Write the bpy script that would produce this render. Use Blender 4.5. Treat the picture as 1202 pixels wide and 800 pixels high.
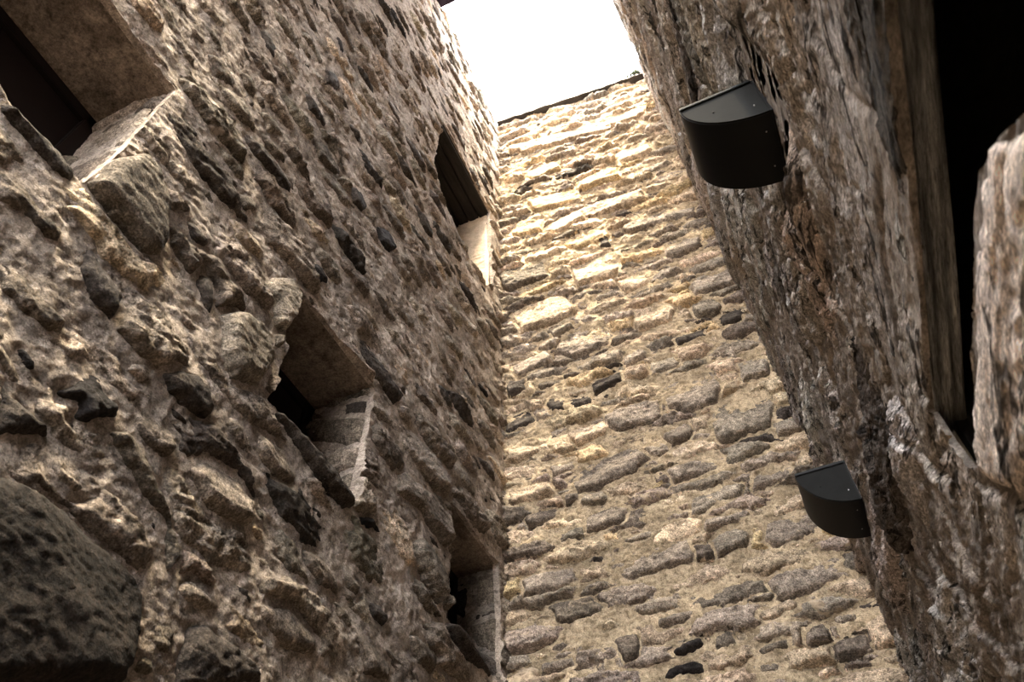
import bpy, bmesh, math, random
import numpy as np
from mathutils import Matrix, Vector

for o in list(bpy.data.objects):
    bpy.data.objects.remove(o, do_unlink=True)
scene = bpy.context.scene
COL = scene.collection

# ------------------------------------------------------------------ camera
EYE = 1.6                                   # camera height above the floor
FPX = 902.16                                # focal length in pixels of the 1202x800 frame
R = np.array([[0.912816894, -0.330210264, -0.240263395],
              [0.407882847, 0.708528889, 0.575863175],
              [-0.019922375, -0.623656953, 0.781444243]])   # rows: world X, Y, Z in camera axes
cam_d = bpy.data.cameras.new('camera')
cam_d.sensor_width = 36.0
cam_d.lens = FPX * 36.0 / 1202.0
cam_d.clip_start = 0.02
cam_d.dof.use_dof = True
cam_d.dof.focus_distance = 3.0
cam_d.dof.aperture_fstop = 9.0
cam = bpy.data.objects.new('camera', cam_d)
COL.objects.link(cam)
M = Matrix([[R[r, 0], -R[r, 1], -R[r, 2], 0.0] for r in range(3)] + [[0, 0, 0, 1]])
M.translation = Vector((0, 0, EYE))
cam.matrix_world = M
scene.camera = cam

# ------------------------------------------------------------------ light
world = bpy.data.worlds.new('overcast_sky')
scene.world = world
world.use_nodes = True
bg = world.node_tree.nodes['Background']
bg.inputs['Color'].default_value = (0.985, 0.985, 1.0, 1)
bg.inputs['Strength'].default_value = 20.0

sun_d = bpy.data.lights.new('hazy_sun', 'SUN')
sun_d.energy = 47.0
sun_d.color = (1.0, 0.85, 0.60)
sun_d.angle = math.radians(20)
sun = bpy.data.objects.new('hazy_sun', sun_d)
sun.rotation_euler = Vector((0.135, -0.36, 1.0)).to_track_quat('Z', 'Y').to_euler()
sun.location = (1.5, -4, 14)
COL.objects.link(sun)

scene.view_settings.view_transform = 'Standard'
scene.view_settings.look = 'None'
scene.view_settings.gamma = 1.0
scene.view_settings.use_curve_mapping = False
scene.view_settings.exposure = 0.26

# ------------------------------------------------------------------ place dimensions (metres, z relative to the eye)
A = 1.323          # left wall at x = -A
B = 0.263          # right wall at x = +B
DL, DR = 3.0, 3.15 # back wall depth at its left and right corner
TOP = 7.67         # wall tops
FLOOR = -EYE
BACKDIR = np.array([A + B, DR - DL]); BACKLEN = np.linalg.norm(BACKDIR); BACKDIR /= BACKLEN
BACKN = np.array([BACKDIR[1], -BACKDIR[0]])      # towards the shaft

def ray(px, py):
    return R @ np.array([px - 601.0, py - 400.0, FPX])
def on_left(p):
    d = ray(*p); k = -A / d[0]; return (d[1] * k, d[2] * k)
def on_right(p):
    d = ray(*p); k = B / d[0]; return (d[1] * k, d[2] * k)
def on_back(p):
    d = ray(*p)
    k = (BACKN @ np.array([-A, DL])) / (BACKN @ d[:2])
    q = d * k
    return (float((q[:2] - np.array([-A, DL])) @ BACKDIR), q[2])
def on_y(y):
    def f(p):
        d = ray(*p); k = y / d[1]; q = d * k
        return (-A - q[0], q[2])                 # depth into the left wall, height
    return f

# ------------------------------------------------------------------ helpers
def tag(o, label=None, cat=None, group=None, kind=None):
    if label: o['label'] = label
    if cat: o['category'] = cat
    if group: o['group'] = group
    if kind: o['kind'] = kind
    return o

def empty(name, loc=(0, 0, 0)):
    o = bpy.data.objects.new(name, None)
    o.location = loc
    o.empty_display_size = 0.1
    COL.objects.link(o)
    return o

def link(name, mesh, parent=None):
    o = bpy.data.objects.new(name, mesh)
    COL.objects.link(o)
    if parent is not None:
        o.parent = parent
        o.matrix_parent_inverse = parent.matrix_basis.inverted()
    return o

def np_mesh(name, V, F, mat, tint=None, dust=None, smooth=True):
    me = bpy.data.meshes.new(name)
    V = np.ascontiguousarray(V, np.float32); F = np.ascontiguousarray(F, np.int32)
    me.vertices.add(len(V)); me.vertices.foreach_set('co', V.ravel())
    me.loops.add(F.size); me.loops.foreach_set('vertex_index', F.ravel())
    me.polygons.add(len(F))
    me.polygons.foreach_set('loop_start', np.arange(0, F.size, 4, dtype=np.int32))
    me.polygons.foreach_set('loop_total', np.full(len(F), 4, np.int32))
    if smooth:
        me.polygons.foreach_set('use_smooth', np.ones(len(F), bool))
    if tint is not None:
        a = me.attributes.new('tint', 'FLOAT_COLOR', 'POINT')
        a.data.foreach_set('color', np.ascontiguousarray(np.c_[tint, np.ones(len(tint))], np.float32).ravel())
    if dust is not None:
        a = me.attributes.new('dust', 'FLOAT', 'POINT')
        a.data.foreach_set('value', np.ascontiguousarray(dust, np.float32))
    me.update(calc_edges=True)
    me.materials.append(mat)
    return me

def bm_obj(name, bm, mat, parent=None, smooth=False):
    me = bpy.data.meshes.new(name)
    bmesh.ops.recalc_face_normals(bm, faces=bm.faces)
    bm.to_mesh(me); bm.free()
    if smooth:
        for p in me.polygons: p.use_smooth = True
    me.materials.append(mat)
    return link(name, me, parent)

def box_bm(x0, x1, y0, y1, z0, z1, bev=0.0, bm=None):
    bm2 = bmesh.new()
    bmesh.ops.create_cube(bm2, size=1)
    for v in bm2.verts:
        v.co = Vector(((x0 + x1) / 2 + v.co.x * (x1 - x0), (y0 + y1) / 2 + v.co.y * (y1 - y0), (z0 + z1) / 2 + v.co.z * (z1 - z0)))
    if bev: bmesh.ops.bevel(bm2, geom=list(bm2.edges), offset=bev, segments=2, affect='EDGES')
    if bm is None: return bm2
    me = bpy.data.meshes.new('tmp'); bm2.to_mesh(me); bm2.free(); bm.from_mesh(me); bpy.data.meshes.remove(me)
    return bm

# ------------------------------------------------------------------ noise in numpy
def pn(x, y, seed=0):
    rng = np.random.RandomState(seed + 17)
    perm = np.tile(rng.permutation(256), 3)
    ang = rng.rand(256) * 2 * np.pi
    gx, gy = np.cos(ang).astype(np.float32), np.sin(ang).astype(np.float32)
    xi = np.floor(x).astype(np.int64); yi = np.floor(y).astype(np.int64)
    xf = (x - xi).astype(np.float32); yf = (y - yi).astype(np.float32)
    u = xf * xf * xf * (xf * (xf * 6 - 15) + 10); v = yf * yf * yf * (yf * (yf * 6 - 15) + 10)
    xi &= 255; yi &= 255
    def g(ix, iy, fx, fy):
        h = perm[perm[ix & 255] + (iy & 255)]
        return gx[h] * fx + gy[h] * fy
    n00 = g(xi, yi, xf, yf); n10 = g(xi + 1, yi, xf - 1, yf)
    n01 = g(xi, yi + 1, xf, yf - 1); n11 = g(xi + 1, yi + 1, xf - 1, yf - 1)
    return ((n00 * (1 - u) + n10 * u) * (1 - v) + (n01 * (1 - u) + n11 * u) * v) * 1.4
def fbm(x, y, octv=4, seed=0, gain=0.5):
    s = np.zeros(np.shape(x), np.float32); a = 1.0
    for k in range(octv):
        s += a * pn(x * 2 ** k + 13.7 * k, y * 2 ** k + 7.1 * k, seed + k); a *= gain
    return s
def ridge(x, y, octv=4, seed=0, gain=0.5):
    s = np.zeros(np.shape(x), np.float32); a = 1.0
    for k in range(octv):
        s += a * (1 - 2 * np.abs(pn(x * 2 ** k + 3.1 * k, y * 2 ** k + 9.4 * k, seed + k))); a *= gain
    return s

def poly_sd(poly, x, y):
    """signed distance to a polygon, positive inside"""
    P = np.asarray(poly, np.float32); Q = np.roll(P, -1, 0)
    d = np.full(x.shape, 1e9, np.float32); ins = np.zeros(x.shape, bool)
    for (ax, ay), (bx, by) in zip(P, Q):
        ex, ey = bx - ax, by - ay
        t = np.clip(((x - ax) * ex + (y - ay) * ey) / (ex * ex + ey * ey + 1e-12), 0, 1)
        d = np.minimum(d, (x - ax - t * ex) ** 2 + (y - ay - t * ey) ** 2)
        if ay != by:
            c = ((ay > y) != (by > y)) & (x < (bx - ax) * (y - ay) / (by - ay) + ax)
            ins ^= c
    d = np.sqrt(d)
    return np.where(ins, d, -d)
def poly_snap(poly, x, y):
    P = np.asarray(poly, float); Q = np.roll(P, -1, 0)
    best = np.full(x.shape, 1e9); ox = x.copy(); oy = y.copy()
    for (ax, ay), (bx, by) in zip(P, Q):
        ex, ey = bx - ax, by - ay
        t = np.clip(((x - ax) * ex + (y - ay) * ey) / (ex * ex + ey * ey + 1e-12), 0, 1)
        qx, qy = ax + t * ex, ay + t * ey
        d = (x - qx) ** 2 + (y - qy) ** 2
        m = d < best
        best = np.where(m, d, best); ox = np.where(m, qx, ox); oy = np.where(m, qy, oy)
    return ox, oy

def spacing(parts):
    """parts: [(start, end, step0, step1), ...] -> 1-D coordinates with varying step"""
    out = [parts[0][0]]
    for a, b, s0, s1 in parts:
        v = out[-1]
        while v < b - 1e-6:
            f = (v - a) / (b - a)
            v += s0 + (s1 - s0) * f
            out.append(min(v, b))
    return np.array(out, np.float64)

# ------------------------------------------------------------------ materials
def new_mat(name):
    m = bpy.data.materials.new(name); m.use_nodes = True
    nt = m.node_tree
    b = nt.nodes['Principled BSDF']
    b.inputs['Roughness'].default_value = 0.9
    b.inputs['Specular IOR Level'].default_value = 0.15
    return m, nt, b
def node(nt, t, **kw):
    n = nt.nodes.new(t)
    for k, v in kw.items():
        if k in n.inputs.keys(): n.inputs[k].default_value = v
        else: setattr(n, k, v)
    return n
def noise(nt, vec, scale, detail=6, rough=0.6, dist=0.0):
    n = node(nt, 'ShaderNodeTexNoise', Scale=scale, Detail=detail, Roughness=rough, Distortion=dist)
    nt.links.new(vec, n.inputs['Vector'])
    return n.outputs['Fac']
def ramp(nt, fac, stops):
    r = node(nt, 'ShaderNodeValToRGB')
    e = r.color_ramp.elements
    while len(e) < len(stops): e.new(0.5)
    for el, (p, c) in zip(e, stops):
        el.position = p
        el.color = (c, c, c, 1) if isinstance(c, (int, float)) else (*c, 1)
    nt.links.new(fac, r.inputs['Fac'])
    return r.outputs['Color']
def mix(nt, fac, a, b, mode='MIX'):
    m = node(nt, 'ShaderNodeMix', data_type='RGBA', blend_type=mode)
    m.clamp_factor = True
    for sock, val in ((m.inputs[0], fac), (m.inputs[6], a), (m.inputs[7], b)):
        if isinstance(val, (int, float)): sock.default_value = val
        elif isinstance(val, tuple): sock.default_value = (*val, 1)
        else: nt.links.new(val, sock)
    return m.outputs[2]
def math_(nt, op, a, b=0.0):
    m = node(nt, 'ShaderNodeMath', operation=op)
    for s, v in zip(m.inputs, (a, b)):
        if isinstance(v, (int, float)): s.default_value = v
        else: nt.links.new(v, s)
    return m.outputs[0]
def bump(nt, b, heights):
    prev = None
    for h, strength, dist in heights:
        n = node(nt, 'ShaderNodeBump', Strength=strength, Distance=dist)
        nt.links.new(h, n.inputs['Height'])
        if prev is not None: nt.links.new(prev, n.inputs['Normal'])
        prev = n.outputs['Normal']
    nt.links.new(prev, b.inputs['Normal'])
def coords(nt, scale=(1, 1, 1)):
    g = node(nt, 'ShaderNodeNewGeometry')
    m = node(nt, 'ShaderNodeMapping')
    m.inputs['Scale'].default_value = scale
    nt.links.new(g.outputs['Position'], m.inputs['Vector'])
    return m.outputs['Vector']

def stone_mat(name, dustcol, sc=(1, 1, 1), relief=1.0, split_shade=None, con=1.0):
    m, nt, b = new_mat(name)
    v = coords(nt, sc)
    t = node(nt, 'ShaderNodeAttribute', attribute_name='tint').outputs['Color']
    d = node(nt, 'ShaderNodeAttribute', attribute_name='dust').outputs['Fac']
    n1 = noise(nt, v, 9, 8, 0.65, 0.4); n2 = noise(nt, v, 42, 8, 0.7); n3 = noise(nt, v, 160, 4, 0.7)
    c = mix(nt, con, t, ramp(nt, n1, [(0.28, 0.5), (0.5, 0.95), (0.72, 1.5)]), 'MULTIPLY')
    c = mix(nt, con, c, ramp(nt, n2, [(0.3, 0.30), (0.5, 1.0), (0.7, 1.85)]), 'MULTIPLY')
    c = mix(nt, 0.9, c, ramp(nt, n3, [(0.35, 0.35), (0.5, 1.0), (0.66, 2.1)]), 'MULTIPLY')
    # mortar smeared over the stone
    nd = noise(nt, v, 14, 7, 0.62, 0.8)
    lim = math_(nt, 'SUBTRACT', 0.80, math_(nt, 'MULTIPLY', d, 0.42))
    f = math_(nt, 'MULTIPLY', math_(nt, 'SUBTRACT', nd, lim), 14.0)
    f = math_(nt, 'MINIMUM', math_(nt, 'MAXIMUM', f, 0.0), 0.85)
    dc = mix(nt, 1.0, dustcol, ramp(nt, n2, [(0.3, 0.6), (0.7, 1.2)]), 'MULTIPLY')
    c = mix(nt, f, c, dc)
    hv = []
    if split_shade:                                    # thin splits along the bedding, their shade painted into the colour
        for scv, w_ in split_shade:
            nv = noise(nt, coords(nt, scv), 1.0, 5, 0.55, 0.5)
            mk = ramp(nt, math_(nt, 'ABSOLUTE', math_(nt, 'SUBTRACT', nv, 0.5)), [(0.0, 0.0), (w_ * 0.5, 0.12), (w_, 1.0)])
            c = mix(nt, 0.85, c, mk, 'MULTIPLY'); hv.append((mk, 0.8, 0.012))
    nt.links.new(c, b.inputs['Base Color'])
    vo = node(nt, 'ShaderNodeTexVoronoi', Scale=60.0); nt.links.new(v, vo.inputs['Vector'])
    bump(nt, b, hv + [(n1, 0.4 * relief, 0.03), (n2, 0.9 * relief, 0.014), (vo.outputs['Distance'], 0.35 * relief, 0.006), (n3, 0.7 * relief, 0.004)])
    return m

def mortar_mat(name, col, dark, sc=(1, 1, 1), relief=1.0):
    m, nt, b = new_mat(name)
    v = coords(nt, sc)
    n0 = noise(nt, v, 2.2, 5, 0.6); n1 = noise(nt, v, 11, 8, 0.65, 0.5); n2 = noise(nt, v, 55, 7, 0.7); n3 = noise(nt, v, 190, 4, 0.7)
    c = mix(nt, ramp(nt, n1, [(0.40, 0.0), (0.58, 1.0)]), dark, col)
    c = mix(nt, 0.7, c, ramp(nt, n0, [(0.3, 0.62), (0.7, 1.15)]), 'MULTIPLY')
    c = mix(nt, 0.9, c, ramp(nt, n2, [(0.3, 0.3), (0.5, 1.0), (0.72, 1.45)]), 'MULTIPLY')
    c = mix(nt, 0.8, c, ramp(nt, n3, [(0.32, 0.4), (0.5, 1.0), (0.7, 1.6)]), 'MULTIPLY')
    nt.links.new(c, b.inputs['Base Color'])
    bump(nt, b, [(n1, 0.6 * relief, 0.03), (n2, 0.9 * relief, 0.012), (n3, 0.6 * relief, 0.004)])
    return m

def plain_mat(name, col, rough=0.8, var=0.3, scale=12, bstr=0.3, bdist=0.004, spec=0.2, metal=0.0, sc=(1, 1, 1)):
    m, nt, b = new_mat(name)
    v = coords(nt, sc)
    n1 = noise(nt, v, scale, 6, 0.6, 0.3); n2 = noise(nt, v, scale * 9, 5, 0.7)
    c = mix(nt, 1.0, col, ramp(nt, n1, [(0.3, 1 - var), (0.7, 1 + var)]), 'MULTIPLY')
    c = mix(nt, 1.0, c, ramp(nt, n2, [(0.3, 1 - var), (0.7, 1 + var)]), 'MULTIPLY')
    nt.links.new(c, b.inputs['Base Color'])
    b.inputs['Roughness'].default_value = rough
    b.inputs['Specular IOR Level'].default_value = spec
    b.inputs['Metallic'].default_value = metal
    if bstr: bump(nt, b, [(n1, bstr, bdist * 2), (n2, bstr, bdist)])
    return m

M_LSTONE = stone_mat('rubble_stone', (0.45, 0.372, 0.31))
M_LMORT = mortar_mat('lime_mortar', (0.46, 0.382, 0.318), (0.255, 0.21, 0.175))
M_BSTONE = stone_mat('warm_rubble_stone', (0.46, 0.36, 0.25))  # rubble stone with a warmer, yellower mortar smear
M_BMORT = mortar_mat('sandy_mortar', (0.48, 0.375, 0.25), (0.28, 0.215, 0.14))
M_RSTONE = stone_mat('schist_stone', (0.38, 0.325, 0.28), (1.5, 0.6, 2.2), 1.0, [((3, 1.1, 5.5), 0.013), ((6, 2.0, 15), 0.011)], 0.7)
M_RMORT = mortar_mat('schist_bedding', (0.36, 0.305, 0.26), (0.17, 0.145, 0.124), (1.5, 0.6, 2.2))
M_PLASTER = mortar_mat('tan_render', (0.25, 0.20, 0.16), (0.13, 0.102, 0.08), (0.7, 0.7, 0.7), 0.35)
M_JPLASTER = plain_mat('pale_render', (0.55, 0.43, 0.31), 0.9, 0.2, 12, 0.4, 0.004)
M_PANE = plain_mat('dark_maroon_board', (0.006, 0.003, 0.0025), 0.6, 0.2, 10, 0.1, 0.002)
M_WOOD = plain_mat('dark_oak', (0.016, 0.0135, 0.012), 0.75, 0.5, 6, 0.5, 0.004, sc=(9, 1, 9))
M_BLACK = plain_mat('black_painted_steel', (0.004, 0.004, 0.004), 0.5, 0.12, 30, 0.04, 0.001, spec=0.12)
M_CAP = plain_mat('charcoal_painted_steel', (0.008, 0.008, 0.0075), 0.65, 0.15, 25, 0.06, 0.001, spec=0.05)
M_SCREW = plain_mat('zinc_screw', (0.35, 0.34, 0.33), 0.4, 0.1, 40, 0.0, spec=0.5, metal=0.8)
M_GLASS = plain_mat('frosted_lamp_glass', (0.6, 0.6, 0.58), 0.35, 0.05, 20, 0.0, spec=0.5)
M_COPING = plain_mat('dark_flashing', (0.035, 0.030, 0.028), 0.6, 0.3, 15, 0.2, 0.003)
M_BEAM = plain_mat('dark_violet_steel', (0.020, 0.014, 0.028), 0.6, 0.2, 15, 0.1, 0.002)
M_MOSS = plain_mat('dark_moss', (0.035, 0.042, 0.018), 0.95, 0.4, 30, 0.4, 0.004)
M_FLOOR = mortar_mat('floor_flags', (0.26, 0.21, 0.17), (0.15, 0.12, 0.10))

# ------------------------------------------------------------------ stone wall builder
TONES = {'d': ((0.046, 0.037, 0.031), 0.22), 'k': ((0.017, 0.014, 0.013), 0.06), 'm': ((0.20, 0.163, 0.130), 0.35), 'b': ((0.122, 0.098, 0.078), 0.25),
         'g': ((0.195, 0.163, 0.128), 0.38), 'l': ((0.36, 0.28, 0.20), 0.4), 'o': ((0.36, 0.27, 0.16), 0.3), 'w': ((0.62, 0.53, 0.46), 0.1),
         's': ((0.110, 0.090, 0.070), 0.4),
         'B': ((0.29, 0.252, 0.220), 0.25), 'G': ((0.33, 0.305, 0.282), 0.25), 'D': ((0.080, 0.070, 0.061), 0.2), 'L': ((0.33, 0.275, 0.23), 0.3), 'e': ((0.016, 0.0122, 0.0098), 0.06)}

def build_wall(name, S, T, world_of, traced, palette, rad, aniso, mats, holes=(), flats=(), parent=None, prot=(0.012, 0.035), gap=(0.004, 0.012),
               edge=0.018, rough=1.0, warp=0.02, mort_amp=0.012, mort_lvl=0.0, strata=0.0, lean=0.0, ledge=0.0, cracks=(), damp=None, bulge=None, seed=1, stones_max=300, part_name='stone', thick=0.5, back=True, skirt_d=0.028):
    """One masonry face: a bedding mesh plus one mesh for every stone. S, T: grid coordinates along and up the face; h: height off the face."""
    rng = np.random.RandomState(seed)
    s, t = np.meshgrid(S, T)
    s0, t0 = s.astype(np.float32), t.astype(np.float32)
    nt_, ns_ = s.shape
    # wavy coordinates so that joints wander
    ws = s0 + warp * fbm(s0 * 5, t0 * 8, 3, seed) + 0.25 * warp * fbm(s0 * 28, t0 * 34, 3, seed + 9)
    wt = t0 + warp * 0.8 * fbm(s0 * 5, t0 * 8, 3, seed + 3) + 0.25 * warp * fbm(s0 * 28, t0 * 34, 3, seed + 12)
    # ---- traced stones
    lab = np.full(s.shape, -1, np.int32); dist = np.full(s.shape, -1e3, np.float32)
    info = []                                   # tint, dust, protrusion, centre
    for poly, tone, pr in traced:
        P = np.array(poly); lo = P.min(0) - 0.12; hi = P.max(0) + 0.12
        j0, j1 = np.searchsorted(S, lo[0]), np.searchsorted(S, hi[0]); i0, i1 = np.searchsorted(T, lo[1]), np.searchsorted(T, hi[1])
        col, du = TONES[tone]
        info.append((np.array(col) * rng.uniform(0.85, 1.15), du, pr, P.mean(0), 0.006))
        if j1 - j0 < 2 or i1 - i0 < 2: continue
        sd = poly_sd(P, ws[i0:i1, j0:j1] * 0.5 + s0[i0:i1, j0:j1] * 0.5, wt[i0:i1, j0:j1] * 0.5 + t0[i0:i1, j0:j1] * 0.5)
        sub = dist[i0:i1, j0:j1]; m = sd > sub
        dist[i0:i1, j0:j1] = np.where(m, sd, sub)
        lab[i0:i1, j0:j1] = np.where(m, len(info) - 1, lab[i0:i1, j0:j1])
    ntr = len(info)
    # ---- the stones between them: dart throwing with varying radius
    seeds = []
    w_, h_ = S[-1] - S[0], T[-1] - T[0]
    cell = {}
    def ok(x, y, r):
        gx, gy = int(x / aniso / 0.3), int(y / 0.3)
        for a in (-1, 0, 1):
            for b in (-1, 0, 1):
                for (X, Y, Rr) in cell.get((gx + a, gy + b), ()):
                    if ((X - x) / aniso) ** 2 + (Y - y) ** 2 < ((Rr + r) * 0.95) ** 2: return False
        return True
    tries = int(w_ * h_ * 2600)
    U = rng.rand(tries, 3)
    tp = [np.array(p[0]) for p in traced]; bb = [(p.min(0), p.max(0)) for p in tp]
    for q, (a_, b_, c_) in enumerate(U):
        x, y = S[0] + a_ * w_, T[0] + b_ * h_
        r = rad(x, y) * (2.1 * (1 - q / tries) ** 1.6 + 0.34)
        if not ok(x, y, r): continue
        skip = False
        for P, (lo, hi) in zip(tp, bb):
            if lo[0] < x < hi[0] and lo[1] < y < hi[1] and poly_sd(P, np.array([x]), np.array([y]))[0] > -r * 0.5:
                skip = True; break
        if skip: continue
        seeds.append((x, y, r)); cell.setdefault((int(x / aniso / 0.3), int(y / 0.3)), []).append((x, y, r))
    seeds = np.array(seeds, np.float32)
    for (x, y, r) in seeds:
        k = rng.choice(len(palette), p=[p[1] for p in palette])
        col, du = TONES[palette[k][0]]
        info.append((np.array(col) * rng.uniform(0.7, 1.35) * (1 + rng.uniform(-0.025, 0.025, 3)), du * rng.uniform(0.3, 1.7), rng.uniform(*prot) * (0.5 + 0.5 * min(r / 0.05, 1.6)), np.array((x, y)), rng.uniform(*gap)))
    vl = np.zeros(s.shape, np.int32); vd = np.zeros(s.shape, np.float32)
    bs = 40
    for i in range(0, nt_, bs):
        for j in range(0, ns_, bs):
            x = ws[i:i + bs, j:j + bs]; y = wt[i:i + bs, j:j + bs]
            cx, cy = x.mean(), y.mean()
            half = max((x.max() - x.min()) / aniso, y.max() - y.min()) * 0.75 + 0.38
            c = np.where(((seeds[:, 0] - cx) / aniso) ** 2 + (seeds[:, 1] - cy) ** 2 < half ** 2)[0]
            if len(c) < 3: c = np.argsort(((seeds[:, 0] - cx) / aniso) ** 2 + (seeds[:, 1] - cy) ** 2)[:4]
            D = np.sqrt(((x[..., None] - seeds[c, 0]) / aniso) ** 2 + (y[..., None] - seeds[c, 1]) ** 2) - seeds[c, 2]
            o = np.argpartition(D, 1, axis=-1)[..., :2]
            d2 = np.take_along_axis(D, o, -1); sw = d2[..., 0] > d2[..., 1]
            f1 = np.where(sw, o[..., 1], o[..., 0])
            vl[i:i + bs, j:j + bs] = c[f1] + ntr
            vd[i:i + bs, j:j + bs] = np.abs(d2[..., 1] - d2[..., 0]) * 0.5
    use_v = dist < 0
    vd = np.minimum(vd, -dist)
    lab = np.where(use_v, vl, lab); d = np.where(use_v, vd, dist)
    tint = np.array([i[0] for i in info], np.float32); dust = np.array([i[1] for i in info], np.float32)
    pro = np.array([i[2] for i in info], np.float32); cen = np.array([i[3] for i in info], np.float32); gp = np.array([i[4] for i in info], np.float32)
    N = len(info)
    off = rng.rand(N, 2).astype(np.float32) * 50; tl = rng.uniform(-0.16, 0.16, (N, 2)).astype(np.float32); tl[:, 1] -= lean
    rg = rng.uniform(0.5, 1.4, N).astype(np.float32); rg[:ntr] *= 0.45
    dd = d - gp[lab] - 0.004 * fbm(s0 * 40, t0 * 40, 3, seed + 20)
    prof = np.where(dd > 0, 1 - np.exp(-np.maximum(dd, 0) / edge), dd * 60)
    ox, oy = s0 + off[lab, 0], t0 + off[lab, 1]
    hs = mort_lvl - 0.010 + (pro[lab] + 0.010) * prof
    inside = np.clip(dd / 0.02, 0, 1)
    hs += inside * np.clip(tl[lab, 0] * (s0 - cen[lab, 0]) + tl[lab, 1] * (t0 - cen[lab, 1]), -0.02, 0.02)
    hs += inside * rough * rg[lab] * (0.009 * fbm(ox * 9, oy * 13, 5, seed + 30, 0.58) + 0.005 * ridge(ox * 14, oy * 26, 3, seed + 40))
    if ledge:                                    # flaky steps in the stone
        z_ = oy * 22 + 1.6 * fbm(ox * 5, oy * 7, 3, seed + 45); z_ = z_ - np.floor(z_)
        hs += inside * ledge * (np.where(z_ < 0.82, z_ / 0.82, (1 - z_) / 0.18) * -1 + 0.5) * rg[lab]
    hm = mort_lvl + mort_amp * fbm(s0 * 4, t0 * 6, 5, seed + 50, 0.55) + 0.45 * mort_amp * ridge(s0 * 18, t0 * 26, 3, seed + 60)
    if strata:
        st = strata * (fbm(s0 * 2.2 + 0.6 * t0, t0 * 17, 5, seed + 70, 0.6) + 0.7 * ridge(s0 * 3 + 0.8 * t0, t0 * 30, 3, seed + 80))
        f_ = fbm(s0 * 1.7 + 0.5 * t0, t0 * 7.5, 4, seed + 72, 0.6) * 5.0; f_ = f_ - np.floor(f_)
        st += strata * 1.5 * (np.where(f_ < 0.9, f_ / 0.9, (1 - f_) / 0.1) - 0.5)
        cr = np.abs(fbm(s0 * 1.3 + 0.9 * t0 + 5, t0 * 5.0, 4, seed + 74, 0.55)); cr = np.clip(1 - cr / 0.05, 0, 1)
        st -= cr * strata * 3.6
        hs += st; hm += st * 0.8
    for pl, wd, dp in cracks:                    # long splits with one lip standing proud
        pl = np.array(pl); lo = pl.min(0) - 0.1; hi = pl.max(0) + 0.1
        j0, j1 = np.searchsorted(S, lo[0]), np.searchsorted(S, hi[0]); i0, i1 = np.searchsorted(T, lo[1]), np.searchsorted(T, hi[1])
        if j1 - j0 < 2 or i1 - i0 < 2: continue
        x = ws[i0:i1, j0:j1] * 0.6 + s0[i0:i1, j0:j1] * 0.4; y = wt[i0:i1, j0:j1] * 0.6 + t0[i0:i1, j0:j1] * 0.4
        bd = np.full(x.shape, 1e3, np.float32); sg = np.zeros(x.shape, np.float32)
        for (ax, ay), (bx, by) in zip(pl[:-1], pl[1:]):
            ex, ey = bx - ax, by - ay
            tt = np.clip(((x - ax) * ex + (y - ay) * ey) / (ex * ex + ey * ey + 1e-9), 0, 1)
            qx, qy = x - ax - tt * ex, y - ay - tt * ey
            dq = np.sqrt(qx * qx + qy * qy); m = dq < bd
            bd = np.where(m, dq, bd); sg = np.where(m, np.sign(ex * qy - ey * qx), sg)
        g_ = -dp * np.exp(-(bd / wd) ** 2) + 0.30 * dp * sg * np.clip(1 - bd / 0.07, 0, 1)
        hs[i0:i1, j0:j1] += g_; hm[i0:i1, j0:j1] += g_
    if damp is not None:
        k_ = damp(s0, t0); hs *= k_; hm *= k_
    if bulge is not None:
        bl = bulge(s0, t0); hs += bl; hm += bl
    for (P, lvl, wdt) in flats:                  # bedding dressed flat against something fixed to the wall
        sd = poly_sd(P, s0, t0); k = np.clip(1 + sd / wdt, 0, 1)
        hs = hs * (1 - k) + np.minimum(hs, lvl) * k; hm = hm * (1 - k) + np.minimum(hm, lvl) * k
    hs = np.maximum(hs, hm - 0.03)
    # ---- openings
    fkeep = np.ones((nt_ - 1, ns_ - 1), bool)
    hole_edge = []
    for P in holes:
        sd = poly_sd(P, s0, t0); ins = sd > 0
        allin = ins[:-1, :-1] & ins[1:, :-1] & ins[:-1, 1:] & ins[1:, 1:]
        fkeep &= ~allin
        ii = np.where(ins)
        nx, ny = poly_snap(P, s[ii], t[ii])
        s[ii], t[ii] = nx, ny
    idx = np.arange(nt_ * ns_).reshape(nt_, ns_)
    q = np.stack([idx[:-1, :-1], idx[:-1, 1:], idx[1:, 1:], idx[1:, :-1]], -1)
    c4 = lambda a: np.stack([a[:-1, :-1], a[:-1, 1:], a[1:, 1:], a[1:, :-1]], -1)
    diff = c4(hs - hm)
    skeep = fkeep & (diff > -0.004).any(-1)
    mkeep = fkeep & ~(diff > 0.012).all(-1)
    Ps = world_of(s.ravel(), t.ravel(), hs.ravel()); Pm = world_of(s.ravel(), t.ravel(), hm.ravel())
    # ---- the bedding
    Fm = q[mkeep]
    Vm = Pm; extraV = []; extraF = []
    nV = len(Vm)
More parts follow.
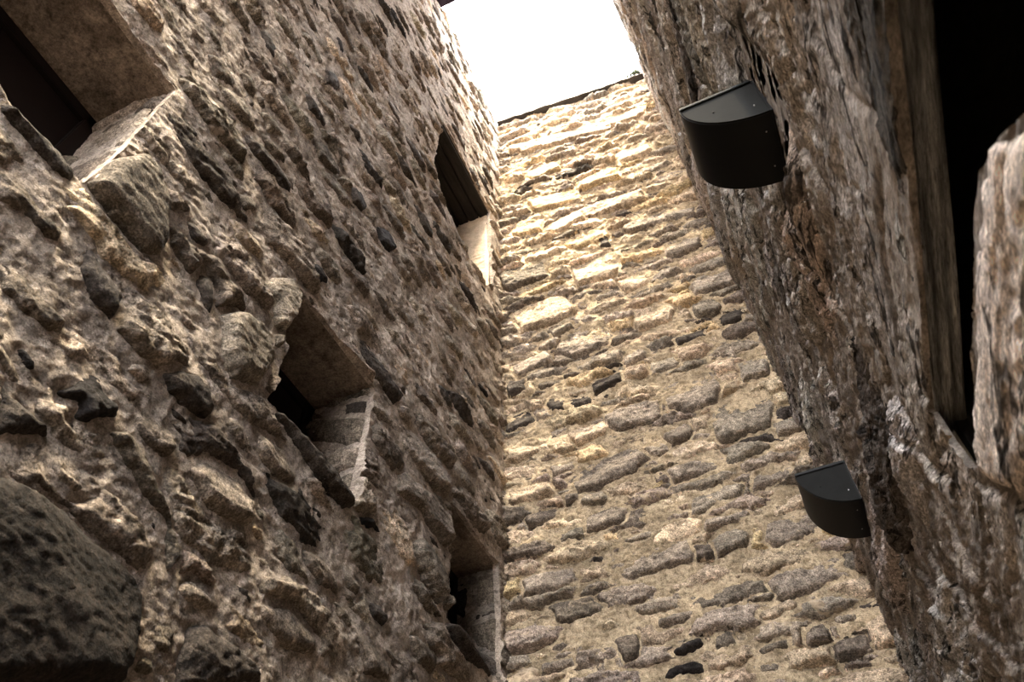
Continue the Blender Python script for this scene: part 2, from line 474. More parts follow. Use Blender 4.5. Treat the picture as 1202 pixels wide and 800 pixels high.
    if holes:
        pad = np.pad(fkeep, 1, constant_values=True)
        skirt = world_of(s.ravel(), t.ravel(), np.full(s.size, -skirt_d)); emap = {}
        def low(v):
            if v not in emap: emap[v] = nV + len(extraV); extraV.append(skirt[v])
            return emap[v]
        top = world_of(s.ravel(), t.ravel(), np.maximum(hs, hm).ravel()); tmap = {}
        def up(v):
            if v not in tmap: tmap[v] = nV + len(extraV); extraV.append(top[v])
            return tmap[v]
        for i, j in zip(*np.where(~fkeep)):
            for di, dj, a, b in ((-1, 0, q[i, j, 0], q[i, j, 1]), (1, 0, q[i, j, 2], q[i, j, 3]), (0, -1, q[i, j, 3], q[i, j, 0]), (0, 1, q[i, j, 1], q[i, j, 2])):
                I, J = i + di, j + dj
                if 0 <= I < nt_ - 1 and 0 <= J < ns_ - 1 and fkeep[I, J]:
                    extraF.append((up(b), up(a), low(a), low(b)))
    if back:
        bs_ = [(S[0], T[0]), (S[-1], T[0]), (S[-1], T[-1]), (S[0], T[-1])]
        f_ = world_of(np.array([p[0] for p in bs_]), np.array([p[1] for p in bs_]), np.full(4, -0.03))
        b_ = world_of(np.array([p[0] for p in bs_]), np.array([p[1] for p in bs_]), np.full(4, -thick))
        base = nV + len(extraV); extraV += list(f_) + list(b_)
        extraF += [(base + 4, base + 7, base + 6, base + 5)] + [(base + k, base + 4 + k, base + 4 + (k + 1) % 4, base + (k + 1) % 4) for k in range(4)]
    if extraV:
        Vm = np.vstack([Vm, np.array(extraV)]); Fm = np.vstack([Fm, np.array(extraF)])
    used = np.unique(Fm); rm = np.zeros(len(Vm), np.int64); rm[used] = np.arange(len(used))
    wall = link(name, np_mesh(name, Vm[used], rm[Fm], mats[1]), parent)
    # ---- the stones, largest in view first
    Fs = q[skeep]; fl = c4(lab)[skeep][:, 0]
    order = np.argsort(fl, kind='stable'); Fs, fl = Fs[order], fl[order]
    ids, start = np.unique(fl, return_index=True); end = np.r_[start[1:], len(fl)]
    cw = world_of(s[:-1, :-1].ravel(), t[:-1, :-1].ravel(), np.zeros((nt_ - 1) * (ns_ - 1)))
    V3 = Ps[Fs]                                  # faces x 4 x 3
    cc = (V3.mean(1) - np.array([0, 0, EYE])) @ R
    zc = np.maximum(cc[:, 2], 0.05)
    px = 601 + FPX * cc[:, 0] / zc; py = 400 + FPX * cc[:, 1] / zc
    pv = (V3 - np.array([0, 0, EYE])) @ R
    pp = pv[..., :2] / np.maximum(pv[..., 2:], 0.05) * FPX
    e1, e2 = pp[:, 2] - pp[:, 0], pp[:, 3] - pp[:, 1]
    area = np.abs(e1[:, 0] * e2[:, 1] - e1[:, 1] * e2[:, 0]) * 0.5
    area *= (px > 0) & (px < 1202) & (py > 0) & (py < 800) & (cc[:, 2] > 0.05)
    tot = np.add.reduceat(area, start)
    rank = np.argsort(-tot)
    ind = set(int(k) for k in rank[:stones_max] if tot[k] > 25)
    rest = []
    for k in range(len(ids)):
        if k not in ind:
            rest.append(np.arange(start[k], end[k])); continue
        F = Fs[start[k]:end[k]]; u, inv = np.unique(F, return_inverse=True)
        me = np_mesh(part_name, Ps[u], inv.reshape(-1, 4), mats[0], np.repeat(tint[ids[k]][None], len(u), 0), np.full(len(u), dust[ids[k]]))
        link(part_name, me, wall)
    if rest:
        rest = np.concatenate(rest)
        F = Fs[rest]; lf = fl[rest]
        # vertices are split where stones meet so that every stone keeps its own colour
        key = F.astype(np.int64) * (N + 1) + lf[:, None]
        u, inv = np.unique(key, return_inverse=True)
        vi, li = u // (N + 1), u % (N + 1)
        o = link('small_rubble', np_mesh('small_rubble', Ps[vi], inv.reshape(-1, 4), mats[0], tint[li], dust[li]), wall)
        o['kind'] = 'stuff'
    print(name, 'stones', N, 'objects', len(ind), 'quads', len(Fs) + len(Fm))
    return wall

# ------------------------------------------------------------------ left wall
def left_world(s, t, h): return np.c_[-A + h, s, t + EYE]
LT = [  # outlines of the stones that stand out, in the photograph's frame, projected onto the wall
 ([(122,190),(158,175),(183,200),(197,245),(197,290),(187,307),(165,300),(140,270),(110,235),(100,215)], 's', .05),
 ([(0,112),(20,130),(40,150),(60,163),(80,186),(92,203),(95,215),(80,216),(60,205),(40,182),(20,158),(0,135)], 'd', .025),
 ([(-10,190),(30,215),(60,250),(78,275),(70,290),(45,275),(20,250),(-10,235)], 'b', .02),
 ([(30,178),(50,197),(80,235),(72,240),(45,215)], 'm', .012),
 ([(92,288),(110,285),(120,310),(140,345),(143,360),(130,382),(118,365),(100,340),(90,315)], 'd', .03),
 ([(65,455),(78,452),(92,428),(102,425),(118,440),(125,455),(145,470),(135,490),(100,500),(86,490),(88,476),(72,468)], 'k', .02),
 ([(185,440),(205,430),(230,440),(245,465),(250,485),(240,497),(220,485),(195,460)], 'd', .035),
 ([(195,472),(210,480),(226,500),(222,508),(205,495)], 'd', .02),
 ([(152,478),(170,472),(195,490),(210,515),(205,540),(190,540),(165,520),(152,500)], 'b', .018),
 ([(228,325),(240,318),(252,340),(252,370),(245,378),(232,355)], 'd', .025),
 ([(257,372),(275,362),(300,375),(317,400),(321,425),(312,447),(300,456),(270,446),(256,415)], 'g', .042),
 ([(308,330),(325,322),(340,325),(352,350),(350,370),(334,393),(318,386),(320,360),(310,345)], 'g', .036),
 ([(319,390),(328,392),(332,402),(328,412),(318,408)], 's', .05),
 ([(10,408),(25,402),(48,425),(45,440),(30,440)], 'k', .02),
 ([(-10,425),(25,465),(60,500),(60,515),(40,515),(-10,520)], 'd', .02),
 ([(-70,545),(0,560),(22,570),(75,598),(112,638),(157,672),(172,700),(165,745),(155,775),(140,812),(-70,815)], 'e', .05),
 ([(118,505),(140,500),(165,525),(185,560),(200,600),(215,650),(210,670),(190,685),(190,660),(190,610),(170,590),(150,560),(130,530)], 's', .03),
 ([(50,535),(70,520),(90,545),(108,580),(95,587),(70,575),(52,555)], 'm', .014),
 ([(165,596),(178,592),(186,612),(185,630),(172,626)], 'd', .012),
 ([(215,545),(240,535),(280,560),(300,590),(290,620),(260,615),(235,590)], 'm', .03),
 ([(215,740),(235,725),(265,745),(300,780),(305,810),(205,815),(205,770)], 'd', .03),
 ([(200,690),(225,678),(255,700),(262,722),(240,722),(215,715)], 'm', .02),
 ([(313,479),(325,481),(350,505),(385,545),(412,590),(415,603),(400,600),(370,565),(340,520)], 'd', .045),
 ([(418,605),(435,603),(452,630),(453,640),(440,625),(425,620)], 'k', .02),
 ([(485,630),(495,628),(510,650),(523,675),(521,700),(515,716),(505,700),(490,670),(483,650)], 's', .05),
 ([(465,555),(475,550),(500,575),(524,605),(526,645),(515,640),(490,600),(465,580)], 'b', .04),
 ([(475,742),(490,745),(512,770),(510,795),(490,780)], 's', .025),
 ([(520,727),(530,732),(560,765),(578,790),(575,797),(545,775),(522,742)], 'd', .045),
 ([(0,300),(30,320),(60,355),(85,375),(80,395),(50,390),(20,360),(0,340)], 'b', .018),
 ([(150,420),(175,425),(185,440),(178,458),(160,450),(148,436)], 'm', .015),
 ([(300,30),(312,32),(325,60),(322,75),(308,55)], 'd', .02), ([(392,38),(402,45),(404,66),(396,62)], 'k', .02),
 ([(377,78),(390,82),(402,105),(396,110),(382,98)], 'd', .02), ([(278,82),(292,84),(303,105),(300,116),(286,104)], 's', .02),
 ([(300,128),(315,130),(338,160),(334,168),(312,156)], 'g', .02), ([(355,105),(368,112),(388,150),(382,154),(362,132)], 'd', .018),
 ([(411,217),(424,222),(432,245),(426,252),(414,238)], 'd', .02), ([(441,262),(456,268),(466,294),(458,298),(444,284)], 'k', .02),
 ([(240,60),(258,66),(282,102),(276,110),(252,92)], 'b', .018), ([(365,160),(382,166),(402,205),(394,208),(372,186)], 's', .018),
 ([(362,310),(372,308),(386,326),(386,336),(374,334)], 'k', .025), ([(418,392),(430,396),(448,430),(470,470),(462,476),(440,446),(424,418)], 'd', .025),
 ([(275,222),(296,228),(306,250),(298,256),(282,246)], 's', .018), ([(210,250),(226,252),(246,286),(240,294),(222,280)], 'd', .02),
 ([(300,505),(330,520),(352,556),(346,572),(320,560),(298,530)], 'm', .02), ([(355,640),(380,648),(402,684),(396,700),(372,690),(356,664)], 'b', .02),
 ([(398,660),(412,664),(424,690),(418,704),(404,690)], 's', .02), ([(432,700),(446,706),(456,730),(450,740),(436,724)], 'd', .02),
 ([(300,700),(340,712),(372,750),(368,775),(330,760),(302,730)], 'm', .025), ([(410,740),(440,752),(462,784),(456,805),(425,790)], 'b', .02),
]
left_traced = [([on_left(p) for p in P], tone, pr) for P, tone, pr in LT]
OP1 = [(-0.45, 1.80), (0.10, 1.80), (0.25, 1.77), (0.395, 1.79), (0.41, 2.0), (0.412, 2.47), (-0.45, 2.475)]
OP2 = [(1.19, 1.76), (1.45, 1.745), (1.70, 1.735), (1.712, 2.0), (1.708, 2.337), (1.157, 2.340), (1.165, 2.15), (1.20, 2.0)]
OP3 = [(1.95, 5.60), (2.795, 5.578), (2.81, 5.1), (2.85, 4.62), (2.73, 4.42), (2.33, 4.44), (2.02, 4.62), (1.915, 4.81), (1.93, 5.2)]
OP4 = [(2.40, 1.69), (2.60, 1.67), (2.93, 1.66), (2.925, 2.0), (2.90, 2.256), (2.395, 2.262), (2.43, 2.0)]
LS = spacing([(-2.6, -0.15, 0.06, 0.015), (-0.15, 1.5, 0.0068, 0.0070), (1.5, 3.03, 0.007, 0.0085)])
LTt = spacing([(FLOOR, 0.55, 0.05, 0.012), (0.55, 2.6, 0.0066, 0.0072), (2.6, TOP, 0.0075, 0.016)])
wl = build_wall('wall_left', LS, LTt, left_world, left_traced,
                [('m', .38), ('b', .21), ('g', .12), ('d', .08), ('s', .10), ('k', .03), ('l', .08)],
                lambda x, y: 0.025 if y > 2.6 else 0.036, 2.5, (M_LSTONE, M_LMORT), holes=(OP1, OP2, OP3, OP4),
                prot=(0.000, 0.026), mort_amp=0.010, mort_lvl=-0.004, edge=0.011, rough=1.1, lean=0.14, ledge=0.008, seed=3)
tag(wl, 'tall rubble stone wall with pale mortar and four small window openings', 'wall', kind='structure')

# ------------------------------------------------------------------ back wall
def back_world(s, t, h):
    return np.c_[-A + BACKDIR[0] * s + BACKN[0] * h, DL + BACKDIR[1] * s + BACKN[1] * h, t + EYE]
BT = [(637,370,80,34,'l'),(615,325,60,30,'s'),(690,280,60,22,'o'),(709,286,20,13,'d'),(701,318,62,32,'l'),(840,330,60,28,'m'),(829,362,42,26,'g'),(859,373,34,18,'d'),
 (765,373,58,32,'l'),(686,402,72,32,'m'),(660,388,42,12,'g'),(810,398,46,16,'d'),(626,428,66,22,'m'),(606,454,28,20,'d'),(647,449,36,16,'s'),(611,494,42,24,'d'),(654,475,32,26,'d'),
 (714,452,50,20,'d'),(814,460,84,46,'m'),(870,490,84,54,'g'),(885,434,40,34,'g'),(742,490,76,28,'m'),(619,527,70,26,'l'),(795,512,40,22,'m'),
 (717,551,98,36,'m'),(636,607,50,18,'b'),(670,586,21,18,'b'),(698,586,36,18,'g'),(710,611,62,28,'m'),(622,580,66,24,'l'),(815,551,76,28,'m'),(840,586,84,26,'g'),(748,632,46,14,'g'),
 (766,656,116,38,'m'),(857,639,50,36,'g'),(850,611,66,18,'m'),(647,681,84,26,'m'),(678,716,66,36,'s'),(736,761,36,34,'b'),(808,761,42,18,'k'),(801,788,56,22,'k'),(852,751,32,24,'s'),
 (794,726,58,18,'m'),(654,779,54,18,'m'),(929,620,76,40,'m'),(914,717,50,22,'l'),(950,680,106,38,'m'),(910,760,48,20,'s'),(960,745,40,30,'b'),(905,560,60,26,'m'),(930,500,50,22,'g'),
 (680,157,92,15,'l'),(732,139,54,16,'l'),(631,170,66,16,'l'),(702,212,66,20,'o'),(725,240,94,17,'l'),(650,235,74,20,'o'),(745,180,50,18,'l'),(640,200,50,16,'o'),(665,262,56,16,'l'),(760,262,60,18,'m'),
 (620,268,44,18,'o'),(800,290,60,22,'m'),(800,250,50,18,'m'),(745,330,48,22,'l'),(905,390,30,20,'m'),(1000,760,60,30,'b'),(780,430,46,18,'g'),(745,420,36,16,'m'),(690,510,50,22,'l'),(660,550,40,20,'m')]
back_traced = []
brng = random.Random(5)
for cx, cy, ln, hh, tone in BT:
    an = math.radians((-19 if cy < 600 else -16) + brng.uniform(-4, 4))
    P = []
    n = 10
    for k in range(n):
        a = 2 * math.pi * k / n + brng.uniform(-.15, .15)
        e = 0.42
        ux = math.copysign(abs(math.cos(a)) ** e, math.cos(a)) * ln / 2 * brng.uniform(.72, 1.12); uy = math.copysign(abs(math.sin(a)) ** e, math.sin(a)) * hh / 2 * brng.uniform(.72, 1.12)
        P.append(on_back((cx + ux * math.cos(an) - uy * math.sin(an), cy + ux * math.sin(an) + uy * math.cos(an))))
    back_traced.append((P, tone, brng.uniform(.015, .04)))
BS = spacing([(-0.03, BACKLEN + 0.03, 0.008, 0.008)])
BTt = spacing([(FLOOR, 1.2, 0.06, 0.012), (1.2, 4.0, 0.0075, 0.0085), (4.0, TOP, 0.009, 0.013)])
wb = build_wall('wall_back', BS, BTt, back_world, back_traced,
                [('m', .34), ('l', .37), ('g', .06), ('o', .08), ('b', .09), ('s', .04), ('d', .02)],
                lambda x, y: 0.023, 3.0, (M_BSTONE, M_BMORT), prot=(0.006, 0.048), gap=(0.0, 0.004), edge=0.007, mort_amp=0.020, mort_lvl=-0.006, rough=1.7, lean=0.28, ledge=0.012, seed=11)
tag(wb, 'bright end wall of flat rubble stones bedded in sandy mortar', 'wall', kind='structure')

# ------------------------------------------------------------------ right wall
def right_world(s, t, h): return np.c_[B - h, s, t + EYE]
RT = [([(1152,205),(1170,170),(1215,140),(1260,200),(1260,420),(1215,600),(1165,575),(1150,520),(1147,400),(1148,300)], 'w', .05)]
right_traced = [([on_right(p) for p in P], tone, pr) for P, tone, pr in RT]
OP5 = [on_right(p) for p in [(1045,-40),(1047,20),(1068,200),(1085,400),(1093,480),(1118,518),(1140,548),(1150,548),(1143,400),(1146,260),(1152,200),(1175,160),(1205,132),(1240,110),(1240,-40)]]
LAMPS = [(0.790, 1.680, 0.170), (2.240, 1.755, 0.215)]          # near end y, top z, length
LR = 0.163
flats = []
for (y, z, ln) in LAMPS:
    flats.append(([(y - 0.12, z - LR - 0.14), (y + ln, z - LR - 0.08), (y + ln, z + 0.005), (y - 0.12, z + 0.005)], -0.004, 0.07))
RS = spacing([(-2.6, 0.2, 0.07, 0.012), (0.2, 1.4, 0.0058, 0.0068), (1.4, DR + 0.03, 0.008, 0.011)])
RTt = spacing([(FLOOR, 0.45, 0.06, 0.01), (0.45, 2.2, 0.0060, 0.0068), (2.2, TOP, 0.0085, 0.017)])
def rbulge(s, t):
    k = np.clip((t - 4.5) / 3, 0, 1)
    return 0.02 * pn(s * 1.1, t * 0.8, 91) * np.clip((t - 1.1) / 0.8, 0, 1) + 0.07 * k * k * np.clip((3.0 - s) / 1.0, 0, 1)
def rdamp(s, t): return 0.25 + 0.75 * np.clip(np.maximum((s - 0.95) / 0.4, (t - 0.95) / 0.3), 0, 1)
CR = [[(1004,275),(1023,365),(1036,411),(1044,450)],[(1061,399),(1074,437),(1091,471),(1112,505),(1121,547)],[(953,301),(976,348),(999,388)],[(916,267),(931,290)],
 [(972,411),(982,462),(1010,552)],[(1010,462),(1027,509),(1040,543)],[(1057,475),(1074,513),(1095,543)],[(956,10),(967,49),(987,94),(997,114),(1016,127),(1042,153)],
 [(928,26),(945,130),(951,153),(964,159)],[(948,175),(964,214)],[(987,169),(997,211),(1010,257)],[(1026,507),(1052,567),(1075,657),(1112,710)],[(1056,504),(1097,549),(1124,575),(1135,612)],
 [(1090,650),(1135,710),(1161,762),(1165,796)],[(1150,680),(1161,740),(1187,777)],[(1019,627),(1045,680),(1060,740),(1075,792)],[(1150,560),(1176,586),(1202,609)],
 [(870,20),(884,90)],[(900,230),(918,330),(940,400)],[(930,220),(950,290)],[(1030,200),(1040,300),(1052,380)],[(1010,20),(1022,90)],[(935,400),(962,470)],[(1120,620),(1150,680)]]
cracks = [([on_right(p) for p in c], 0.007, 0.020) for c in CR]
crng = random.Random(77)
for k in range(150):
    y, z = crng.uniform(0.3, 3.0), crng.uniform(0.6, 7.4)
    pl = [(y, z)]; dz = crng.uniform(-0.25, 0.05)
    for q in range(crng.randint(3, 6)):
        y += crng.uniform(0.05, 0.14); z += dz * 0.1 + crng.uniform(-0.03, 0.03); pl.append((y, z))
    if pl[0][0] < 1.3 and z < 1.0: continue
    cracks.append((pl, crng.uniform(0.006, 0.011), crng.uniform(0.010, 0.022)))
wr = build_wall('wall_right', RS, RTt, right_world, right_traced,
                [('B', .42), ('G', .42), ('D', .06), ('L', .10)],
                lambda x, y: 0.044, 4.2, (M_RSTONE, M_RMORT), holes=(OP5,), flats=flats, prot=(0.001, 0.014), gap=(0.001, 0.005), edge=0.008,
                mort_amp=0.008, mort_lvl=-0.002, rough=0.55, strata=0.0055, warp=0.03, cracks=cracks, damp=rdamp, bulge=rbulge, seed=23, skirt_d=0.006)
tag(wr, 'dark layered schist wall carrying two black uplights', 'wall', kind='structure')

# ------------------------------------------------------------------ ground and an unseen wall added behind the camera to block low light
fl = bm_obj('floor', box_bm(-60, 60, -60, 60, -0.1, 0.0), M_FLOOR)
wf = bm_obj('wall_light_block', box_bm(-A - 0.5, B + 0.5, -3.0, -2.6, 0.0, 3.0), M_LMORT)
tag(wf, 'lower plain stone wall, added unseen behind the viewer to block low sky light', 'wall', kind='structure')
tag(fl, 'worn stone ground at the foot of the walls', 'floor', kind='structure')

# ------------------------------------------------------------------ left-wall windows
def window(name, label, y0, y1, z0, z1, depth, soff_mat, jamb_traced, planks=False, jamb_mats=(M_LSTONE, M_LMORT), jamb_pal=None, jamb_kw=None):
    w = empty(name, (-A - depth * 0.5, (y0 + y1) / 2, z0 + EYE))
    tag(w, label, 'window', kind='structure')
    xb, xf = -A - 0.47, -A - 0.012
    if not planks:
        bm_obj('lintel', box_bm(xb, xf, y0 - 0.08, y1 + 0.06, z1 + EYE, z1 + EYE + 0.14, 0.004), soff_mat, w)
    else:
        n = 4
        for k in range(n):
            a = xf - (xf - (-A - depth - 0.05)) * k / n; b = xf - (xf - (-A - depth - 0.05)) * (k + 1) / n
            dz = 0.006 * ((k * 7) % 3)
            bm_obj('lintel_board', box_bm(b + 0.006, a - 0.006, y0 - 0.10, y1 + 0.03, z1 + EYE + dz, z1 + EYE + 0.07, 0.004), soff_mat, w)
        bm_obj('lintel', box_bm(xb, xf, y0 - 0.10, y1 + 0.03, z1 + EYE + 0.03, z1 + EYE + 0.16), M_WOOD, w)
    bm_obj('sill', box_bm(xb, -A - 0.05, y0 - 0.06, y1 + 0.06, z0 + EYE - 0.10, z0 + EYE), M_PLASTER, w)
    bm_obj('side_reveal', box_bm(xb, -A - 0.04, y0 - 0.16, y0 - 0.035, z0 + EYE - 0.05, z1 + EYE + 0.05), M_PLASTER, w)
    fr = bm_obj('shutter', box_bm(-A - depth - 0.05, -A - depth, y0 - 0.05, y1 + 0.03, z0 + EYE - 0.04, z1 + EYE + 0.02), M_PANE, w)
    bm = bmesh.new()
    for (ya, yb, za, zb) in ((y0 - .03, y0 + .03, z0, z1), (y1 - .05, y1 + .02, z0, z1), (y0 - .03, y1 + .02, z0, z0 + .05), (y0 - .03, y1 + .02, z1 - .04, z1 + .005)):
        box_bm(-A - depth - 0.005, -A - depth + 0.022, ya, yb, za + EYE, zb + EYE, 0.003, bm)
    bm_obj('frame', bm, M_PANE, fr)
    # the jamb that faces the camera
    kw = dict(prot=(0.0, 0.012), gap=(0.003, 0.008), edge=0.012, rough=0.7, warp=0.012, mort_amp=0.006, seed=int(y1 * 100), stones_max=40,
              bulge=lambda s, t: -0.014 * np.clip(1 - (s - 0.022) / 0.02, 0, 1))
    kw.update(jamb_kw or {})
    def jw(s, t, h): return np.c_[-A - s, y1 - h, t + EYE]
    js = spacing([(0.022, depth + 0.06, 0.007, 0.007)]); jt = spacing([(z0 - 0.05, z1 + 0.03, 0.007, 0.008)])
    j = build_wall('jamb', js, jt, jw, jamb_traced, jamb_pal or [('m', .5), ('b', .3), ('s', .2)], lambda x, y: 0.04, 1.8, jamb_mats, parent=w, thick=0.12, **kw)
    return w

f = on_y(1.712)
J2 = [([f(p) for p in P], tone, pr) for P, tone, pr in [
    ([(402,476),(440,465),(447,478),(445,485),(402,491)], 'd', .014), ([(355,507),(370,494),(430,488),(450,500),(455,532),(437,532),(425,520),(410,525),(365,521)], 's', .018),
    ([(393,560),(425,545),(450,555),(458,580),(440,600),(405,590)], 's', .02)]]
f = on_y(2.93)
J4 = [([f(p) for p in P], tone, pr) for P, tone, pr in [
    ([(528,678),(556,673),(552,700),(545,728),(527,722)], 'k', .006), ([(560,676),(584,668),(592,690),(588,710),(556,716)], 's', .012), ([(548,735),(590,718),(596,745),(590,775),(560,760)], 's', .014)]]  # first block is a shaded patch set as black stone
window('window_1', 'window opening in the left wall cut off by the top left corner, dark shutter', -0.45, 0.412, 1.79, 2.472, 0.33, M_PLASTER, [])
window('window_2', 'square opening with tan lintel in the left wall between bulging stones', 1.157, 1.712, 1.745, 2.337, 0.31, M_PLASTER, J2)
window('window_3', 'tall opening high in the left wall with dark boarded lintel and pale jamb', 1.93, 2.81, 4.44, 5.555, 0.33, M_WOOD, [], planks=True,
       jamb_mats=(M_JPLASTER, M_JPLASTER), jamb_kw=dict(prot=(-0.02, -0.01), rough=0.2, mort_amp=0.006, stones_max=0))
window('window_4', 'low opening in the left wall right beside the bright end wall', 2.40, 2.93, 1.67, 2.256, 0.25, M_PLASTER, J4, jamb_mats=(M_LSTONE, M_RMORT), jamb_pal=[('d', .5), ('s', .3), ('k', .2)], jamb_kw=dict(prot=(0.006, 0.016)))  # dark stones; tones and mortar deepened to hold the jamb's shade

# ------------------------------------------------------------------ niche in the right wall
nz = 0.80
w5 = empty('window_5', (B + 0.2, 0.6, 0.55 + EYE)); tag(w5, 'dark slot in the right wall under a striped slab, cut by the frame edge', 'window', kind='structure')
M_SLAB = plain_mat('striped_slab', (0.31, 0.31, 0.31), 0.85, 0.92, 4, 0.9, 0.008, sc=(26, 1.0, 4))
bm = bmesh.new()
ys = np.linspace(-0.4, 1.05, 60); xs = np.linspace(B + 0.004, B + 0.047, 10)
grid = []
for i, x in enumerate(xs):
    row = []
    for j, y in enumerate(ys):
        z = nz + 0.032 * np.clip((y - 0.3) / 0.7, 0, 1) - 0.012 + 0.004 * math.sin(i * 1.9 + y * 9) + 0.003 * math.sin(i * 4.1 + y * 5)
        row.append(bm.verts.new((x, y, z + EYE)))
    grid.append(row)
for i in range(len(xs) - 1):
    for j in range(len(ys) - 1): bm.faces.new((grid[i][j], grid[i][j + 1], grid[i + 1][j + 1], grid[i + 1][j]))
r = bmesh.ops.extrude_face_region(bm, geom=list(bm.faces))
for v in r['geom']:
    if isinstance(v, bmesh.types.BMVert): v.co.z += 0.09
bm_obj('lintel_slab', bm, M_SLAB, w5, True)
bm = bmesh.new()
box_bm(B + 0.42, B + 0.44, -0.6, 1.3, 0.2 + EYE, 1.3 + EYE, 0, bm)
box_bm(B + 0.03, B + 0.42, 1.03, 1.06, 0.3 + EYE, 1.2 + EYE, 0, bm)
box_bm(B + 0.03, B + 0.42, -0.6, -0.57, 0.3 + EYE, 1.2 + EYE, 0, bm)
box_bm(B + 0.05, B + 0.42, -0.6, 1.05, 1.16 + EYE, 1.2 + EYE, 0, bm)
M_VOID = plain_mat('cavity_shade', (0.012, 0.010, 0.009), 0.9, 0.4, 10, 0.4, 0.006)  # near-black colour stands in for the shade inside the cavity
bm_obj('lining', bm, M_VOID, w5)
bm_obj('sill', box_bm(B + 0.06, B + 0.42, -0.6, 1.03, 0.44 + EYE, 0.50 + EYE, 0.01), M_VOID, w5)

# ------------------------------------------------------------------ uplights
def lamp(loc, ln, label):
    """quarter-round trough: flat back on the wall, open top, curved underside, a cap at each end"""
    root = empty('wall_lamp', loc)
    tag(root, label, 'lamp', 'black quarter-round uplights on the right wall')
    x0, y0, z0 = loc
    N = 28
    def arc(r): return [(-r * math.cos(math.pi / 2 * k / N), -r * math.sin(math.pi / 2 * k / N)) for k in range(N + 1)]   # from the outer lip to the wall below
    bm = bmesh.new()
    rows = []
    for r, in ((LR,), (LR - 0.004,)):
        for y in (0.003, ln - 0.003):
            rows.append([bm.verts.new((x0 + a, y0 + y, z0 + b)) for a, b in arc(r)])
    o0, o1, i0, i1 = rows
    for k in range(N):
        bm.faces.new((o0[k], o0[k + 1], o1[k + 1], o1[k])); bm.faces.new((i0[k], i1[k], i1[k + 1], i0[k + 1]))
        bm.faces.new((o0[k], i0[k], i0[k + 1], o0[k + 1])); bm.faces.new((o1[k], o1[k + 1], i1[k + 1], i1[k]))
    bm.faces.new((o0[0], o1[0], i1[0], i0[0])); bm.faces.new((o0[N], i0[N], i1[N], o1[N]))
    sh = bm_obj('shell', bm, M_BLACK, root, False)
    sh.data.polygons.foreach_set('use_smooth', [True] * len(sh.data.polygons)); sh.data.set_sharp_from_angle(angle=math.radians(40))
    for ya, yb in ((-0.001, 0.003), (ln - 0.003, ln + 0.001)):
        bm = bmesh.new()
        pr = [(0, 0)] + arc(LR - 0.0015)
        f = [bm.verts.new((x0 + a, y0 + ya, z0 + b)) for a, b in pr]; g = [bm.verts.new((x0 + a, y0 + yb, z0 + b)) for a, b in pr]
        bm.faces.new(f); bm.faces.new(g)
        for k in range(len(pr)): bm.faces.new((f[k], f[(k + 1) % len(pr)], g[(k + 1) % len(pr)], g[k]))
        cap = bm_obj('end_cap', bm, M_CAP, root)
        if ya < 0:
            bm = box_bm(x0 - LR, x0, y0 - 0.006, y0 - 0.001, z0 - 0.010, z0 + 0.001, 0.0015)
            bm_obj('rim', bm, M_BLACK, cap)
            for (sx, sz) in ((-0.022, -0.118), (-0.100, -0.075)):
                bm = bmesh.new(); bmesh.ops.create_cone(bm, cap_ends=True, segments=10, radius1=0.0022, radius2=0.0016, depth=0.003)
                bmesh.ops.rotate(bm, verts=bm.verts, cent=(0, 0, 0), matrix=Matrix.Rotation(math.pi / 2, 3, 'X'))
                bmesh.ops.translate(bm, verts=bm.verts, vec=(x0 + sx, y0 - 0.002, z0 + sz)); bm_obj('screw', bm, M_BLACK if sx < -0.05 else M_SCREW, cap)
    bm_obj('back_plate', box_bm(x0, x0 + 0.02, y0 - 0.001, y0 + ln + 0.001, z0 - LR, z0 + 0.002, 0.001), M_BLACK, root)
    bm_obj('diffuser', box_bm(x0 - LR + 0.006, x0 - 0.001, y0 + 0.004, y0 + ln - 0.004, z0 - 0.016, z0 - 0.010), M_GLASS, root)
    for fy in (0.25, 0.75):
        bm = bmesh.new(); bmesh.ops.create_uvsphere(bm, u_segments=10, v_segments=6, radius=0.0018)
        bmesh.ops.translate(bm, verts=bm.verts, vec=(x0 - 0.018, y0 + ln * fy, z0 - math.sqrt(LR ** 2 - 0.018 ** 2))); bm_obj('screw', bm, M_SCREW, sh)
    return root
lamp((B - 0.001, LAMPS[0][0], LAMPS[0][1] + EYE), LAMPS[0][2], 'larger looking black quarter-round uplight, upper one, near the sky opening')
lamp((B - 0.001, LAMPS[1][0], LAMPS[1][1] + EYE), LAMPS[1][2], 'smaller looking black quarter-round uplight, lower one, in front of the end wall')

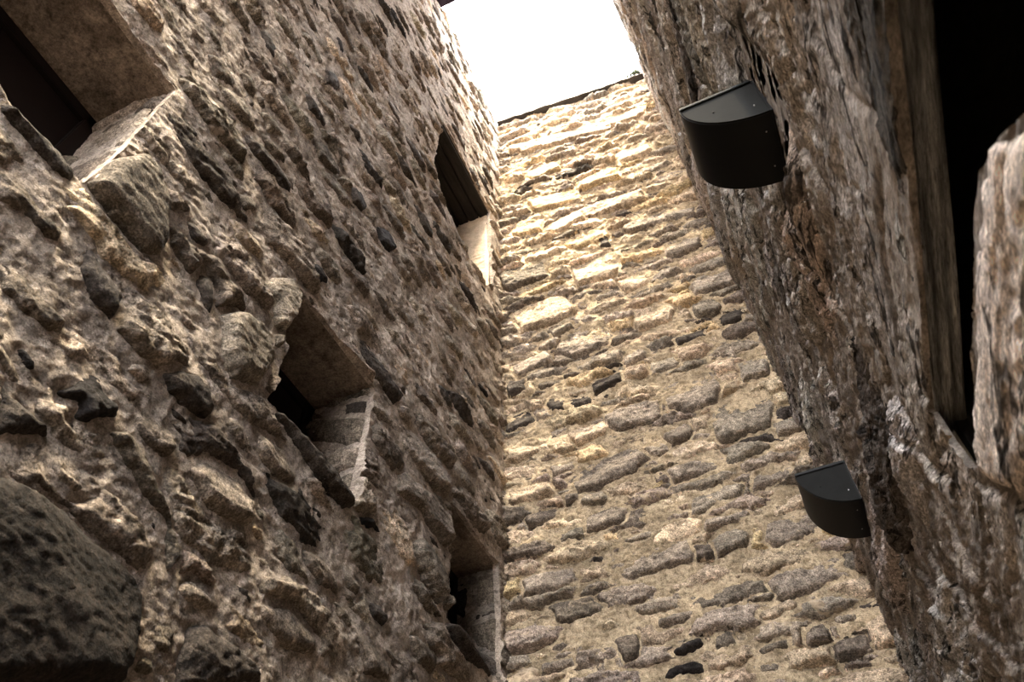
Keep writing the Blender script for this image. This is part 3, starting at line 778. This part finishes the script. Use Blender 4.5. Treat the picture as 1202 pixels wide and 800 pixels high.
# ------------------------------------------------------------------ wall tops
def strip(name, label, p0, p1, w, h, mat, zoff=0.0, seed=0):
    rng = random.Random(seed)
    a = Vector((*p0, TOP + EYE + zoff)); b = Vector((*p1, TOP + EYE + zoff)); d = (b - a).normalized(); n = Vector((d.y, -d.x, 0))
    bm = bmesh.new(); K = 24; prev = None
    for k in range(K + 1):
        c = a.lerp(b, k / K); jz = rng.uniform(-.004, .004); jn = rng.uniform(-.006, .006)
        ring = [bm.verts.new(c + n * (0.075 + jn) + Vector((0, 0, jz))), bm.verts.new(c + n * (0.075 + jn) + Vector((0, 0, h + jz))), bm.verts.new(c - n * w + Vector((0, 0, h))), bm.verts.new(c - n * w)]
        if prev:
            for q in range(4): bm.faces.new((prev[q], ring[q], ring[(q + 1) % 4], prev[(q + 1) % 4]))
        else: bm.faces.new(ring)
        prev = ring
    bm.faces.new(prev[::-1])
    o = bm_obj(name, bm, mat); return tag(o, label, 'coping', kind='structure')
strip('trim_1', 'thin dark flashing along the top of the end wall', (-A, DL), (B, DR), 0.45, 0.035, M_COPING, 0.0, 1)

bmr = box_bm(-A - 0.3, B + 0.3, -1.5, 1.685, TOP + EYE + 0.0, TOP + EYE + 0.12, 0.004)  # only the far edge is in view; the rest is added to block sun
tag(bm_obj('shade_deck', bmr, M_BEAM), 'dark deck edge crossing the sky opening at the top edge of the picture, extended unseen to shade the walls', 'deck')

# moss tuft on the flashing by the right wall
rg = random.Random(8)
c = Vector((0.17, DR - 0.06, TOP + EYE + 0.03))
bm = bmesh.new()
for k in range(160):
    p = c + Vector((rg.gauss(0, .055), rg.gauss(0, .03), 0)); L = rg.uniform(.03, .08) * max(0.35, 1 - abs(p.x - c.x) / .14)
    dv = Vector((rg.uniform(-.6, .6), rg.uniform(-.9, .3), 1)).normalized() * L; sd = Vector((rg.uniform(-1, 1), rg.uniform(-1, 1), 0)).normalized() * 0.013
    q = [bm.verts.new(p - sd), bm.verts.new(p + sd), bm.verts.new(p + dv * .6 + sd * .8), bm.verts.new(p + dv), bm.verts.new(p + dv * .6 - sd * .8)]
    bm.faces.new(q)
tag(bm_obj('moss_tuft', bm, M_MOSS), 'small dark tuft of moss on the flashing at the right corner', 'moss', kind='stuff')
print('objects', len(bpy.data.objects), 'tris', sum(len(o.data.polygons) * 2 for o in bpy.data.objects if o.type == 'MESH'))
